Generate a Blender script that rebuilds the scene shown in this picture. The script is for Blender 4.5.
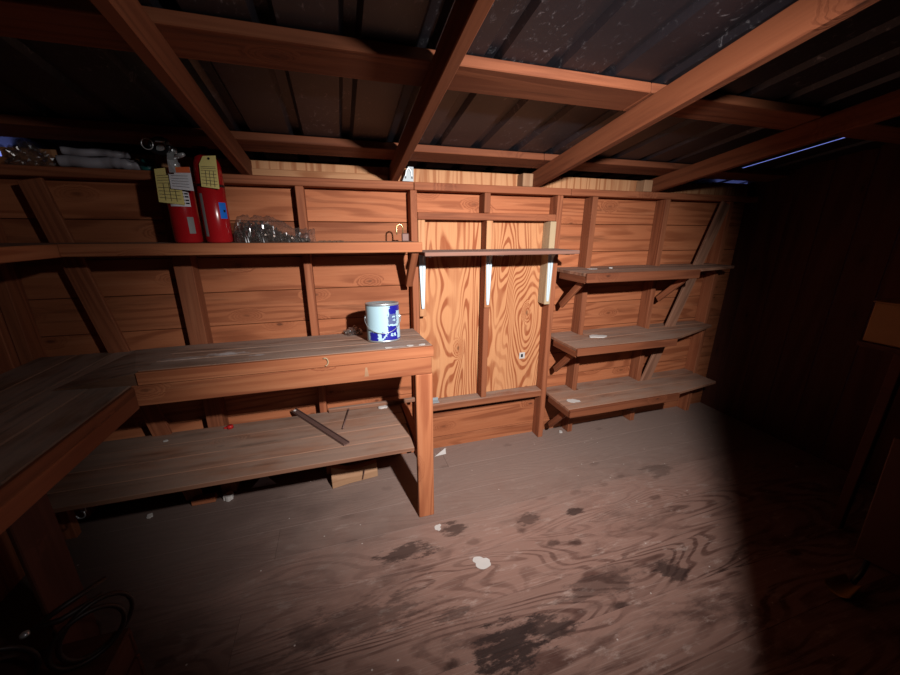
import bpy, bmesh, math, random
from mathutils import Vector, Matrix, noise
random.seed(7)
for o in list(bpy.data.objects): bpy.data.objects.remove(o)
SC = bpy.context.scene
COL = SC.collection
PI = math.pi

# ---------------------------------------------------------------- camera
CAM_H = 1.5
F_PX = 356.6
PITCH, YAW, ROLL = 0.29107, 0.29847, 0.0038
_f = Vector((math.sin(YAW)*math.cos(PITCH), math.cos(YAW)*math.cos(PITCH), -math.sin(PITCH)))
_r = Vector((math.cos(YAW), -math.sin(YAW), 0)); _u = _r.cross(_f)
RT = _r*math.cos(ROLL)+_u*math.sin(ROLL); UP = -_r*math.sin(ROLL)+_u*math.cos(ROLL)
cam = bpy.data.cameras.new('camera'); co = bpy.data.objects.new('camera', cam); COL.objects.link(co)
cam.sensor_width = 36; cam.lens = F_PX/900*36; cam.clip_start = 0.02
co.matrix_world = Matrix(((RT.x, UP.x, -_f.x, 0), (RT.y, UP.y, -_f.y, 0), (RT.z, UP.z, -_f.z, CAM_H), (0, 0, 0, 1)))
SC.camera = co

# ---------------------------------------------------------------- world, lamp, exposure
w = bpy.data.worlds.new('night sky'); SC.world = w; w.use_nodes = True
w.node_tree.nodes['Background'].inputs[0].default_value = (.22, .28, .85, 1)
w.node_tree.nodes['Background'].inputs[1].default_value = 0.9
LAMP = Vector((0.63, -0.15, 1.93))
def spot(name, target, energy, size, blend, scale=(1, 1)):
    l = bpy.data.lights.new(name, 'SPOT'); l.energy = energy; l.spot_size = math.radians(size); l.spot_blend = blend
    l.shadow_soft_size = 0.03; l.color = (1.0, .97, .95)
    o = bpy.data.objects.new(name, l); COL.objects.link(o)
    q = (Vector(target)-LAMP).to_track_quat('-Z', 'Y')
    o.matrix_world = Matrix.LocRotScale(LAMP, q, Vector((scale[0], scale[1], 1)))
spot('torch_beam', (.93, 2.1, .64), 480, 91, 1.0)
spot('torch_spill', (.1, 1.6, 1.95), 30, 130, 1.0)
SC.view_settings.view_transform = 'Standard'; SC.view_settings.look = 'None'
SC.view_settings.exposure = 0.0; SC.view_settings.gamma = 1.0; SC.view_settings.use_curve_mapping = False

# ---------------------------------------------------------------- helpers
def ray(u, v): return RT*((u-450)/F_PX)-UP*((v-337.5)/F_PX)+_f
def at(u, v, Y):
    d = ray(u, v); t = Y/d.y; return Vector((0, 0, CAM_H))+d*t
def ground(u, v, z=0):
    d = ray(u, v); t = (z-CAM_H)/d.z; return Vector((0, 0, CAM_H))+d*t

def tag(o, label=None, cat=None, group=None, kind=None):
    if label: o['label'] = label
    if cat: o['category'] = cat
    if group: o['group'] = group
    if kind: o['kind'] = kind
    return o
def thing(name, label, cat, loc=(0, 0, 0), group=None):
    o = bpy.data.objects.new(name, None); COL.objects.link(o); o.location = loc; o.empty_display_size = .05
    return tag(o, label, cat, group)
def set_grain(me, g, r):
    me.attributes.new('gco', 'FLOAT_VECTOR', 'POINT'); me.attributes.new('rnd', 'FLOAT', 'POINT')
    me.attributes['gco'].data.foreach_set('vector', [c for v in g for c in v])
    me.attributes['rnd'].data.foreach_set('value', r)
def link(name, bm, mats, parent=None, origin=None, smooth=False, frame=None, rnd=None):
    """mesh given in world coordinates -> object with its own origin; grain coords stored per vertex"""
    bm.normal_update()
    vs = [v.co.copy() for v in bm.verts]
    if origin is None:
        lo = Vector([min(v[i] for v in vs) for i in range(3)]); hi = Vector([max(v[i] for v in vs) for i in range(3)])
        origin = Vector(((lo.x+hi.x)/2, (lo.y+hi.y)/2, lo.z))
    origin = Vector(origin)
    me = bpy.data.meshes.new(name)
    for v in bm.verts: v.co -= origin
    if smooth:
        for fc in bm.faces: fc.smooth = True
    bm.to_mesh(me); bm.free()
    for m in (mats if isinstance(mats, (list, tuple)) else [mats]): me.materials.append(m)
    o = bpy.data.objects.new(name, me); COL.objects.link(o)
    if parent is not None:
        o.parent = parent; o.location = origin-Vector(parent.location)
    else: o.location = origin
    if frame is None: frame = (Vector((1, 0, 0)), Vector((0, 1, 0)), Vector((0, 0, 1)))
    if 'gco' not in me.attributes:
        off = Vector((random.uniform(0, 40), random.uniform(0, 40), random.uniform(0, 40)))
        set_grain(me, [(v.dot(frame[0])+off.x, v.dot(frame[1])+off.y, v.dot(frame[2])+off.z) for v in vs], [random.random() if rnd is None else rnd]*len(vs))
    return o
def box_bm(x0, x1, y0, y1, z0, z1, bev=.003, bm=None):
    b = bmesh.new(); bmesh.ops.create_cube(b, size=1)
    for v in b.verts: v.co = Vector((x0+(v.co.x+.5)*(x1-x0), y0+(v.co.y+.5)*(y1-y0), z0+(v.co.z+.5)*(z1-z0)))
    if bev: bmesh.ops.bevel(b, geom=b.edges[:], offset=bev, segments=1, affect='EDGES')
    if bm is None: return b
    me = bpy.data.meshes.new('t'); b.to_mesh(me); b.free(); bm.from_mesh(me); bpy.data.meshes.remove(me); return bm
AX = {'x': (Vector((1, 0, 0)), Vector((0, 1, 0)), Vector((0, 0, 1))), 'y': (Vector((0, 1, 0)), Vector((1, 0, 0)), Vector((0, 0, 1))),
      'z': (Vector((0, 0, 1)), Vector((1, 0, 0)), Vector((0, 1, 0)))}
def board(name, x0, x1, y0, y1, z0, z1, mat, parent=None, ax='x', bev=.003, rnd=None):
    return link(name, box_bm(x0, x1, y0, y1, z0, z1, bev), mat, parent, frame=AX[ax], rnd=rnd)
def beam(name, A, B, width, thick, wdir, mat, parent=None, bev=.003, ends=None):
    """plank from A to B (centre line); width along wdir, thickness across it"""
    A, B = Vector(A), Vector(B); L = (B-A); ln = L.length; L.normalize()
    W = Vector(wdir); W = (W-L*W.dot(L)).normalized(); T = L.cross(W)
    b = box_bm(0, ln, -width/2, width/2, -thick/2, thick/2, bev)
    for v in b.verts: v.co = A+L*v.co.x+W*v.co.y+T*v.co.z
    return link(name, b, mat, parent, frame=(L, W, T))
def prism_bm(pts, z0, z1, bev=.002):
    b = bmesh.new()
    f = b.faces.new([b.verts.new((p[0], p[1], z0)) for p in pts])
    e = bmesh.ops.extrude_face_region(b, geom=[f])
    for v in e['geom']:
        if isinstance(v, bmesh.types.BMVert): v.co.z = z1
    bmesh.ops.recalc_face_normals(b, faces=b.faces[:])
    if bev: bmesh.ops.bevel(b, geom=b.edges[:], offset=bev, segments=1, affect='EDGES')
    return b
def lathe(prof, c, seg=40, bm=None):
    b = bm or bmesh.new(); rings = []
    for r, z in prof:
        if r < 1e-5: rings.append([b.verts.new((c[0], c[1], c[2]+z))])
        else: rings.append([b.verts.new((c[0]+r*math.cos(2*PI*i/seg), c[1]+r*math.sin(2*PI*i/seg), c[2]+z)) for i in range(seg)])
    for a, d in zip(rings, rings[1:]):
        for i in range(seg):
            j = (i+1) % seg
            if len(a) == 1 and len(d) == 1: continue
            if len(a) == 1: b.faces.new((a[0], d[j], d[i]))
            elif len(d) == 1: b.faces.new((a[i], a[j], d[0]))
            else: b.faces.new((a[i], a[j], d[j], d[i]))
    bmesh.ops.recalc_face_normals(b, faces=b.faces[:])
    return b
def tube(pts, r, seg=10, bm=None, closed=False):
    b = bm or bmesh.new(); pts = [Vector(p) for p in pts]; n = len(pts); rings = []
    ref = None
    for i, p in enumerate(pts):
        if closed: t = (pts[(i+1) % n]-pts[i-1]).normalized()
        else: t = (pts[min(i+1, n-1)]-pts[max(i-1, 0)]).normalized()
        if ref is None: ref = t.orthogonal().normalized()
        ref = (ref-t*ref.dot(t)).normalized(); s = t.cross(ref)
        rr = r[i] if isinstance(r, (list, tuple)) else r
        rings.append([b.verts.new(p+ref*rr*math.cos(2*PI*k/seg)+s*rr*math.sin(2*PI*k/seg)) for k in range(seg)])
    for i in range(n if closed else n-1):
        a, d = rings[i], rings[(i+1) % n]
        for k in range(seg): b.faces.new((a[k], a[(k+1) % seg], d[(k+1) % seg], d[k]))
    if not closed:
        b.faces.new(rings[0][::-1]); b.faces.new(rings[-1])
    bmesh.ops.recalc_face_normals(b, faces=b.faces[:])
    return b

# ---------------------------------------------------------------- materials
def lin(*c): return tuple(((x/255)/12.92 if x/255 <= .04045 else ((x/255+.055)/1.055)**2.4) for x in c)+(1,)
class NT:
    def __init__(s, name):
        s.m = bpy.data.materials.new(name); s.m.use_nodes = True; s.t = s.m.node_tree
        s.b = s.t.nodes['Principled BSDF']
    def n(s, typ, **kw):
        nd = s.t.nodes.new(typ)
        for k, v in kw.items(): setattr(nd, k, v)
        return nd
    def l(s, a, b): s.t.links.new(a, b)
    def math(s, op, a, b=None, clamp=False):
        nd = s.n('ShaderNodeMath', operation=op); nd.use_clamp = clamp
        for i, x in enumerate((a, b)):
            if x is None: continue
            if isinstance(x, (int, float)): nd.inputs[i].default_value = x
            else: s.l(x, nd.inputs[i])
        return nd.outputs[0]
    def vmul(s, v, k):
        nd = s.n('ShaderNodeVectorMath', operation='MULTIPLY'); s.l(v, nd.inputs[0]); nd.inputs[1].default_value = k; return nd.outputs[0]
    def noise(s, v, scale, detail=2, rough=.5, dist=0):
        nd = s.n('ShaderNodeTexNoise'); s.l(v, nd.inputs['Vector']); nd.inputs['Scale'].default_value = scale
        nd.inputs['Detail'].default_value = detail; nd.inputs['Roughness'].default_value = rough; nd.inputs['Distortion'].default_value = dist
        return nd.outputs['Fac']
    def ramp(s, x, lo, hi):
        nd = s.n('ShaderNodeMapRange', interpolation_type='SMOOTHSTEP'); s.l(x, nd.inputs[0])
        nd.inputs[1].default_value = lo; nd.inputs[2].default_value = hi; return nd.outputs[0]
    def mix(s, fac, a, b, mode='MIX'):
        nd = s.n('ShaderNodeMix', data_type='RGBA', blend_type=mode)
        for i, x in ((0, fac), (6, a), (7, b)):
            if isinstance(x, (int, float)): nd.inputs[i].default_value = x
            elif isinstance(x, tuple): nd.inputs[i].default_value = x
            else: s.l(x, nd.inputs[i])
        return nd.outputs[2]
ALB = .80   # all colours scaled down to weaken bounced light and deepen shade
def dim(c, k=ALB): return tuple(x*k for x in c[:3])+(1,)
def wood(name, base, dark, light, K=7, across=4.0, along=.55, contrast=.6, fine=.35, knots=.5, dust=None, dust_amt=0, rough=.75, stain=.35, tone=.35, bump=.25, powder=False):
    N = NT(name); warm = lambda c: (c[0]*ALB, c[1]*ALB*.93, c[2]*ALB*.86, 1)
    base, dark, light = warm(base), warm(dark), warm(light); dust = dim(dust) if dust else None
    g = N.n('ShaderNodeAttribute', attribute_name='gco').outputs['Vector']
    rnd = N.n('ShaderNodeAttribute', attribute_name='rnd').outputs['Fac']
    # flat-sawn growth rings: contour lines of a stretched noise field
    field = N.noise(N.vmul(g, (along, across, across)), 1.0, 2.0, .45, .35)
    wob = N.noise(N.vmul(g, (7, 40, 40)), 1.0, 2)
    ph = N.math('ADD', N.math('MULTIPLY', field, K*6.283), N.math('MULTIPLY', wob, .9))
    if knots:    # the grain bends round each knot
        vo = N.n('ShaderNodeTexVoronoi', voronoi_dimensions='2D'); vo.inputs['Scale'].default_value = 1.0; N.l(N.vmul(g, (3.0, 6.5, 0)), vo.inputs['Vector'])
        sep = N.n('ShaderNodeSeparateColor'); N.l(vo.outputs['Color'], sep.inputs[0])
        keep = N.math('GREATER_THAN', sep.outputs[0], 1-knots)
        dst = N.math('ADD', vo.outputs['Distance'], N.math('MULTIPLY', N.math('SUBTRACT', N.noise(g, 70, 3), .5), .07))
        k1 = N.math('MULTIPLY', N.math('SUBTRACT', 1.0, N.ramp(dst, .020, .075)), N.math('MULTIPLY', keep, N.math('ADD', .35, N.math('MULTIPLY', sep.outputs[1], .65))))
        k2 = N.math('MULTIPLY', N.math('SUBTRACT', 1.0, N.ramp(dst, .05, .30)), keep)
        ph = N.math('ADD', ph, N.math('MULTIPLY', k2, 22.0))
    ring = N.math('MULTIPLY', N.ramp(N.math('SINE', ph), -.3, .95), N.math('ADD', .45, N.ramp(N.noise(N.vmul(g, (1.5, 9, 9)), 1.0, 2), .35, .6)))
    fib = N.noise(N.vmul(g, (5, 160, 160)), 1.0, 3, .6)
    fib2 = N.noise(N.vmul(g, (2.2, 34, 34)), 1.0, 4, .6)
    c = N.mix(N.math('MULTIPLY', ring, contrast), base, dark)
    c = N.mix(N.math('MULTIPLY', N.ramp(fib2, .48, .72), fine), c, light)
    c = N.mix(N.math('MULTIPLY', N.ramp(fib, .45, .75), fine*.7), c, dark)
    # per-board tone
    tv = N.math('ADD', 1-tone*.5, N.math('MULTIPLY', rnd, tone))
    comb = N.n('ShaderNodeCombineColor'); [N.l(tv, comb.inputs[i]) for i in range(3)]
    c = N.mix(1.0, c, comb.outputs[0], 'MULTIPLY')
    # dark weathering streaks
    st = N.noise(N.vmul(g, (1.1, 14, 14)), 1.0, 4, .6)
    c = N.mix(N.math('MULTIPLY', N.ramp(st, .56, .74), stain), c, tuple(x*.28 for x in dark[:3])+(1,))
    if knots:
        c = N.mix(N.math('MULTIPLY', k2, .35), c, dark)
        c = N.mix(N.math('MULTIPLY', k1, .8), c, tuple(x*.2 for x in dark[:3])+(1,))
    if dust:
        geo = N.n('ShaderNodeNewGeometry'); sx = N.n('ShaderNodeSeparateXYZ'); N.l(geo.outputs['Normal'], sx.inputs[0])
        up = N.ramp(sx.outputs[2], .5, .95)
        dn = N.noise(N.vmul(g, (3, 9, 9)), 1.0, 5, .62)
        c = N.mix(N.math('MULTIPLY', N.math('MULTIPLY', N.ramp(dn, .25, .62), up), dust_amt), c, dust)
    if powder:   # spilt white powder lying on the left of the bench
        gp = N.n('ShaderNodeNewGeometry').outputs['Position']
        for (x, y, sx_, sy_, am) in ((-.52, 1.765, .10, .045, .85), (-.68, 1.74, .12, .05, .3), (.22, 1.60, .10, .02, .35), (-.38, 1.68, .05, .02, .5)):
            v = N.n('ShaderNodeVectorMath', operation='SUBTRACT'); N.l(gp, v.inputs[0]); v.inputs[1].default_value = (x, y, 0)
            ln = N.n('ShaderNodeVectorMath', operation='LENGTH'); N.l(N.vmul(v.outputs[0], (1/sx_, 1/sy_, 0)), ln.inputs[0])
            d = N.math('ADD', ln.outputs['Value'], N.math('MULTIPLY', N.math('SUBTRACT', N.noise(gp, 26, 5, .65), .5), 2.4))
            c = N.mix(N.math('MULTIPLY', N.math('SUBTRACT', 1.0, N.ramp(d, .2, 1.0)), am), c, dim((.66, .62, .62)))
    N.l(c, N.b.inputs['Base Color']); N.b.inputs['Roughness'].default_value = rough
    N.b.inputs['Specular IOR Level'].default_value = .25
    bp = N.n('ShaderNodeBump'); bp.inputs['Strength'].default_value = bump; bp.inputs['Distance'].default_value = .003
    N.l(N.math('ADD', N.math('MULTIPLY', ring, -.4), N.math('ADD', fib2, N.math('MULTIPLY', st, -1.0))), bp.inputs['Height']); N.l(bp.outputs[0], N.b.inputs['Normal'])
    return N.m
def plain(name, col, rough=.5, metal=0, spec=.4, var=.12, vscale=30, bump=0):
    N = NT(name); col = dim(col) if metal < .5 else dim(col, .8)
    tc = N.n('ShaderNodeTexCoord')
    nz = N.noise(tc.outputs['Object'], vscale, 3)
    c = N.mix(N.math('MULTIPLY', nz, var*2), col, tuple(x*.45 for x in col[:3])+(1,))
    N.l(c, N.b.inputs['Base Color']); N.b.inputs['Roughness'].default_value = rough; N.b.inputs['Metallic'].default_value = metal
    N.b.inputs['Specular IOR Level'].default_value = spec
    if bump:
        bp = N.n('ShaderNodeBump'); bp.inputs['Strength'].default_value = bump; bp.inputs['Distance'].default_value = .002
        N.l(nz, bp.inputs['Height']); N.l(bp.outputs[0], N.b.inputs['Normal'])
    return N.m
M_SHEATH = wood('wall_board_wood', (.44, .155, .070, 1), (.23, .064, .025, 1), (.58, .245, .125, 1), K=11, across=4.2, along=.42, contrast=.5, knots=.3, stain=.6)
M_STUD = wood('stud_wood', (.31, .105, .049, 1), (.19, .056, .025, 1), (.42, .17, .088, 1), K=9, across=9, along=.3, contrast=.5, knots=.22, stain=.4)
M_RAFT = wood('rafter_wood', (.22, .070, .031, 1), (.13, .036, .015, 1), (.30, .110, .052, 1), K=9, across=8, along=.3, contrast=.5, knots=.2, stain=.4)
M_PLY = wood('plywood_veneer', (.62, .30, .145, 1), (.34, .100, .037, 1), (.70, .38, .20, 1), K=26, across=3.6, along=.9, contrast=.9, fine=.3, knots=.15, stain=.12, tone=.1, bump=.12)
M_STRIP = wood('siding_veneer', (.55, .29, .15, 1), (.37, .15, .065, 1), (.64, .38, .22, 1), K=9, across=9, along=.4, contrast=.8, knots=0, stain=.1, tone=.15)
M_TRIM = wood('bench_front_wood', (.46, .170, .078, 1), (.28, .080, .034, 1), (.58, .26, .135, 1), K=10, across=7, along=.3, contrast=.55, knots=.3, stain=.5)
M_TOP = wood('dusty_bench_wood', (.25, .130, .085, 1), (.09, .045, .030, 1), (.38, .25, .18, 1), K=8, across=5, along=.4, contrast=.6, knots=.2, stain=1.0, dust=(.42, .31, .255, 1), dust_amt=.65, powder=True)
M_SHELF = wood('dusty_shelf_wood', (.29, .145, .095, 1), (.15, .066, .042, 1), (.40, .25, .175, 1), K=8, across=5, along=.4, contrast=.5, knots=.2, stain=.8, dust=(.33, .225, .175, 1), dust_amt=.65)
M_SILL = wood('dusty_sill_wood', (.32, .115, .055, 1), (.19, .056, .026, 1), (.42, .185, .10, 1), K=8, across=8, along=.35, knots=.15, dust=(.33, .24, .19, 1), dust_amt=.9)
M_CREAM = wood('pale_greyish_pine', (.46, .36, .235, 1), (.34, .245, .15, 1), (.55, .45, .32, 1), K=8, across=9, along=.3, contrast=.4, knots=.08, stain=.05, tone=.1)
M_GREYED = wood('weathered_shelf_wood', (.26, .135, .105, 1), (.15, .070, .052, 1), (.34, .22, .19, 1), K=8, across=8, along=.35, contrast=.4, knots=0, stain=.2, dust=(.34, .27, .25, 1), dust_amt=.6)
M_PALE = wood('pale_block_wood', (.42, .25, .15, 1), (.28, .13, .07, 1), (.5, .34, .22, 1), K=4, across=8, contrast=.3, knots=0, stain=.2)
M_SHADEW = wood('shaded_wall_wood', (.085, .026, .016, 1), (.05, .014, .008, 1), (.11, .04, .025, 1), K=4, across=5, contrast=.5, knots=.2)  # wood colour darkened to stand for shade on the unlit sides

def floor_mat():
    N = NT('worn_floor_boards')
    g = N.n('ShaderNodeAttribute', attribute_name='gco').outputs['Vector']
    rnd = N.n('ShaderNodeAttribute', attribute_name='rnd').outputs['Fac']
    P = N.n('ShaderNodeTexCoord').outputs['Object']
    field = N.noise(N.vmul(g, (.62, 3.4, 1)), 1.0, 2.5, .5, .5)
    wob = N.noise(N.vmul(g, (6, 50, 1)), 1.0, 2)
    ring = N.ramp(N.math('SINE', N.math('ADD', N.math('MULTIPLY', field, 150), N.math('MULTIPLY', wob, 1.6))), -.1, .9)
    fib = N.noise(N.vmul(g, (4, 150, 1)), 1.0, 3, .6)
    base, dark, light = dim((.25, .138, .108)), dim((.075, .030, .022)), dim((.38, .26, .215))
    sx = N.n('ShaderNodeSeparateXYZ'); N.l(P, sx.inputs[0])
    near = N.math('SUBTRACT', 1.0, N.math('MULTIPLY', N.ramp(N.math('ADD', sx.outputs[1], N.math('MULTIPLY', N.noise(P, 3, 4), .6)), 1.15, 1.95), .75))
    wear = N.ramp(N.noise(N.vmul(P, (1.2, 2.6, 1)), 1.8, 5, .65), .36, .66)
    c = N.mix(N.math('MULTIPLY', N.math('MULTIPLY', ring, N.math('ADD', .2, N.math('MULTIPLY', wear, .75))), near), base, dark)
    c = N.mix(N.math('MULTIPLY', N.ramp(fib, .5, .75), .45), c, light)
    tv = N.math('ADD', .86, N.math('MULTIPLY', rnd, .28))
    comb = N.n('ShaderNodeCombineColor'); [N.l(tv, comb.inputs[i]) for i in range(3)]
    c = N.mix(1.0, c, comb.outputs[0], 'MULTIPLY')
    # dark blotches of old grime
    gr = N.noise(N.vmul(P, (1.6, 4.2, 1)), 1.5, 6, .68, .4)
    c = N.mix(N.math('MULTIPLY', N.math('MULTIPLY', N.ramp(gr, .50, .70), near), .8), c, dim((.062, .030, .024)))
    # pale scuffs
    sc = N.noise(N.vmul(P, (4.5, 13, 1)), 1.5, 7, .72)
    c = N.mix(N.math('MULTIPLY', N.ramp(sc, .55, .68), .6), c, dim((.42, .30, .255)))
    # grey dust lying against the back wall and under the bench
    edge = N.math('MULTIPLY', N.ramp(N.math('ADD', sx.outputs[1], N.math('MULTIPLY', N.noise(P, 5, 5, .65), .7)), 1.45, 2.25), .8)
    c = N.mix(edge, c, dim((.27, .19, .16)))
    # knots
    vo = N.n('ShaderNodeTexVoronoi', voronoi_dimensions='2D'); vo.inputs['Scale'].default_value = 1.0; N.l(N.vmul(g, (2.6, 5.0, 0)), vo.inputs['Vector'])
    sep = N.n('ShaderNodeSeparateColor'); N.l(vo.outputs['Color'], sep.inputs[0])
    keep = N.math('MULTIPLY', N.math('GREATER_THAN', sep.outputs[1], .68), near)
    dst = N.math('ADD', vo.outputs['Distance'], N.math('MULTIPLY', N.math('SUBTRACT', N.noise(g, 30, 4), .5), .16))
    c = N.mix(N.math('MULTIPLY', N.math('MULTIPLY', N.math('SUBTRACT', 1.0, N.ramp(dst, .04, .13)), keep), .85), c, dim((.030, .012, .009)))
    # dark stains, each where it lies on the boards
    wn = N.math('MULTIPLY', N.math('SUBTRACT', N.noise(N.vmul(P, (5, 15, 1)), 1.4, 6, .72), .5), 4.2)
    for (x, y, sx_, sy_, amt) in ((.50, .84, .15, .09, .95), (.68, .86, .12, .05, .8), (.20, 1.36, .15, .05, .75), (.47, 1.44, .07, .05, .7), (.33, 1.02, .06, .03, .5), (.86, 1.38, .08, .04, .6), (1.36, .92, .07, .06, .8), (1.15, 1.35, .05, .03, .8), (-.05, 1.1, .3, .08, .5), (1.0, .95, .2, .05, .5), (1.9, 1.5, .12, .06, .4)):
        v = N.n('ShaderNodeVectorMath', operation='SUBTRACT'); N.l(P, v.inputs[0]); v.inputs[1].default_value = (x, y, 0)
        ln = N.n('ShaderNodeVectorMath', operation='LENGTH'); N.l(N.vmul(v.outputs[0], (1/sx_, 1/sy_, 0)), ln.inputs[0])
        d = N.math('ADD', ln.outputs['Value'], wn)
        c = N.mix(N.math('MULTIPLY', N.math('SUBTRACT', 1.0, N.ramp(d, .55, 1.1)), amt), c, dim((.028, .014, .012)))
    # the floor darkens broadly towards its left side
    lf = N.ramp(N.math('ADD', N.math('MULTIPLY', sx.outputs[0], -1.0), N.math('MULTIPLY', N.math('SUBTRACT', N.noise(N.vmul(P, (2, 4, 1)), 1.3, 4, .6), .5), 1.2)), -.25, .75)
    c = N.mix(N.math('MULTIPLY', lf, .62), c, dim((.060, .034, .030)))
    # small pale specks of plaster and paint
    vs = N.n('ShaderNodeTexVoronoi', voronoi_dimensions='2D'); vs.inputs['Scale'].default_value = 1.0; N.l(N.vmul(P, (11, 11, 0)), vs.inputs['Vector'])
    s2 = N.n('ShaderNodeSeparateColor'); N.l(vs.outputs['Color'], s2.inputs[0])
    sp = N.math('MULTIPLY', N.math('SUBTRACT', 1.0, N.ramp(vs.outputs['Distance'], .02, .05)), N.math('MULTIPLY', .8, N.math('GREATER_THAN', s2.outputs[0], .93)))
    c = N.mix(sp, c, dim((.6, .5, .45)))
    N.l(c, N.b.inputs['Base Color']); N.b.inputs['Roughness'].default_value = .62; N.b.inputs['Specular IOR Level'].default_value = .3
    bp = N.n('ShaderNodeBump'); bp.inputs['Strength'].default_value = .25; bp.inputs['Distance'].default_value = .003
    N.l(N.math('ADD', N.math('MULTIPLY', ring, -.5), fib), bp.inputs['Height']); N.l(bp.outputs[0], N.b.inputs['Normal'])
    return N.m
def roof_mat():
    N = NT('corrugated_roof_steel'); P = N.n('ShaderNodeTexCoord').outputs['Object']
    big = N.noise(N.vmul(P, (2, 2, 2)), 1.5, 5, .65)
    c = N.mix(big, (.007, .0065, .009, 1), (.026, .023, .030, 1))
    # chalky white oxide flecks and scratches
    fl = N.noise(N.vmul(P, (46, 30, 1)), 1.0, 5, .75, .6)
    zone = N.ramp(N.noise(P, 2.6, 4, .6), .40, .62)
    c = N.mix(N.math('MULTIPLY', N.math('MULTIPLY', N.ramp(fl, .56, .72), zone), .75), c, (.26, .25, .27, 1))
    N.l(c, N.b.inputs['Base Color']); N.b.inputs['Metallic'].default_value = .2; N.b.inputs['Roughness'].default_value = .45
    return N.m
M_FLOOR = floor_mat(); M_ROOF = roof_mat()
M_STEEL = plain('galvanised_steel', (.62, .66, .68, 1), .35, .7, .5)
M_WHITE = plain('white_enamel', (.62, .72, .78, 1), .35, 0, .5, .05)
M_DKMET = plain('dark_rusty_steel', (.22, .12, .10, 1), .6, .4, .4, .3)
M_TIE = plain('dull_zinc_plate', (.34, .38, .40, 1), .5, .1, .4, .1)
M_BLACK = plain('black_plastic', (.012, .012, .016, 1), .35, 0, .5)
M_RED = plain('red_enamel', (.45, .010, .014, 1), .22, 0, .5, .08)
M_CHROME = plain('chrome', (.75, .75, .76, 1), .28, .55, .5, .05)
M_BRASS = plain('brass', (.75, .52, .25, 1), .3, .8)
M_YEL = plain('yellow_card', (.85, .70, .25, 1), .7, 0, .2, .08)
M_TAGW = plain('white_card', (.78, .76, .80, 1), .7, 0, .2, .05)
M_ORANGE = plain('orange_card', (.85, .16, .05, 1), .7, 0, .2, .05)
M_INK = plain('ink', (.12, .10, .09, 1), .8, 0, .1)
M_INKB = plain('black_ink', (.02, .02, .025, 1), .7, 0, .1)
M_BLUE = plain('blue_sticker', (.01, .17, .72, 1), .5, 0, .3, .05)
M_GREYL = plain('grey_label', (.26, .25, .24, 1), .6)
M_REDP = plain('red_plastic', (.55, .02, .02, 1), .4)
M_NAVY = plain('navy_label_print', (.012, .012, .27, 1), .35, 0, .5, .1)
M_SLATE = plain('slate_label_print', (.11, .14, .30, 1), .35, 0, .5, .3, 120)
M_LABEL = plain('pale_blue_white_label', (.42, .61, .69, 1), .35, 0, .5, .04)
M_PAPER = plain('white_paper', (.60, .55, .52, 1), .8, 0, .2, .1)
M_GREYP = plain('grey_plastic_sheet', (.42, .39, .43, 1), .45, 0, .5, .2)
M_TEAL = plain('teal_plastic', (.02, .16, .15, 1), .4)
M_RUBBER = plain('dark_rubber', (.025, .011, .009, 1), .5, 0, .4)
M_TAN = plain('tan_card', (.36, .19, .075, 1), .8)
M_OCHRE = plain('ochre_paint', (.30, .15, .03, 1), .7)
M_BROWNP = plain('brown_board', (.16, .07, .05, 1), .8)
M_CRUMB = plain('wood_crumbs', (.16, .08, .05, 1), .9, 0, .2, .4)
M_SCREW = plain('dull_screw_steel', (.17, .135, .115, 1), .36, .7, .5, .3)
def clear_plastic():
    N = NT('clear_plastic_film')
    out = N.t.nodes['Material Output']; tr = N.n('ShaderNodeBsdfTransparent'); tr.inputs[0].default_value = (.90, .88, .87, 1)
    gl = N.n('ShaderNodeBsdfGlossy'); gl.inputs['Roughness'].default_value = .2; gl.inputs[0].default_value = (.9, .9, .92, 1)
    df = N.n('ShaderNodeBsdfDiffuse'); df.inputs[0].default_value = (.20, .17, .155, 1)
    m0 = N.n('ShaderNodeMixShader'); m0.inputs[0].default_value = .45; N.l(gl.outputs[0], m0.inputs[1]); N.l(df.outputs[0], m0.inputs[2])
    fr = N.n('ShaderNodeLayerWeight'); fr.inputs[0].default_value = .35
    fac = N.math('ADD', N.math('MULTIPLY', fr.outputs['Facing'], .45), .13)
    m1 = N.n('ShaderNodeMixShader'); N.l(fac, m1.inputs[0]); N.l(tr.outputs[0], m1.inputs[1]); N.l(m0.outputs[0], m1.inputs[2])
    N.l(m1.outputs[0], out.inputs[0]); N.t.nodes.remove(N.b)
    return N.m
M_CLEAR = clear_plastic()

# ================================================================ the shed shell
YS = 2.161            # inner face of the back boards
YF = 2.072            # front face of the back studs
XL, XR = -1.47, 3.07  # inner faces of the side boards
YFRONT = -.62
def rb(y): return 1.755+.1493*(2.072-y)    # underside of the rafters
def structure(o): o['kind'] = 'structure'; return o
def planks(name, mat, boxes, ax, bev=.0025):
    """one surface mesh of many boards, each with its own grain"""
    bm = bmesh.new(); data = []
    fr = AX[ax]
    for b in boxes:
        off = Vector((random.uniform(0, 40), random.uniform(0, 40), random.uniform(0, 40))); r = random.random(); n0 = len(bm.verts)
        box_bm(*b, bev, bm)
        bm.verts.ensure_lookup_table()
        for v in bm.verts[n0:]: data.append((Vector((v.co.dot(fr[0]), v.co.dot(fr[1]), v.co.dot(fr[2])))+off, r))
    me = bpy.data.meshes.new(name); bm.to_mesh(me); bm.free(); me.materials.append(mat)
    set_grain(me, [tuple(g) for g, rv in data], [rv for g, rv in data])
    o = bpy.data.objects.new(name, me); COL.objects.link(o); return structure(o)
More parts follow.
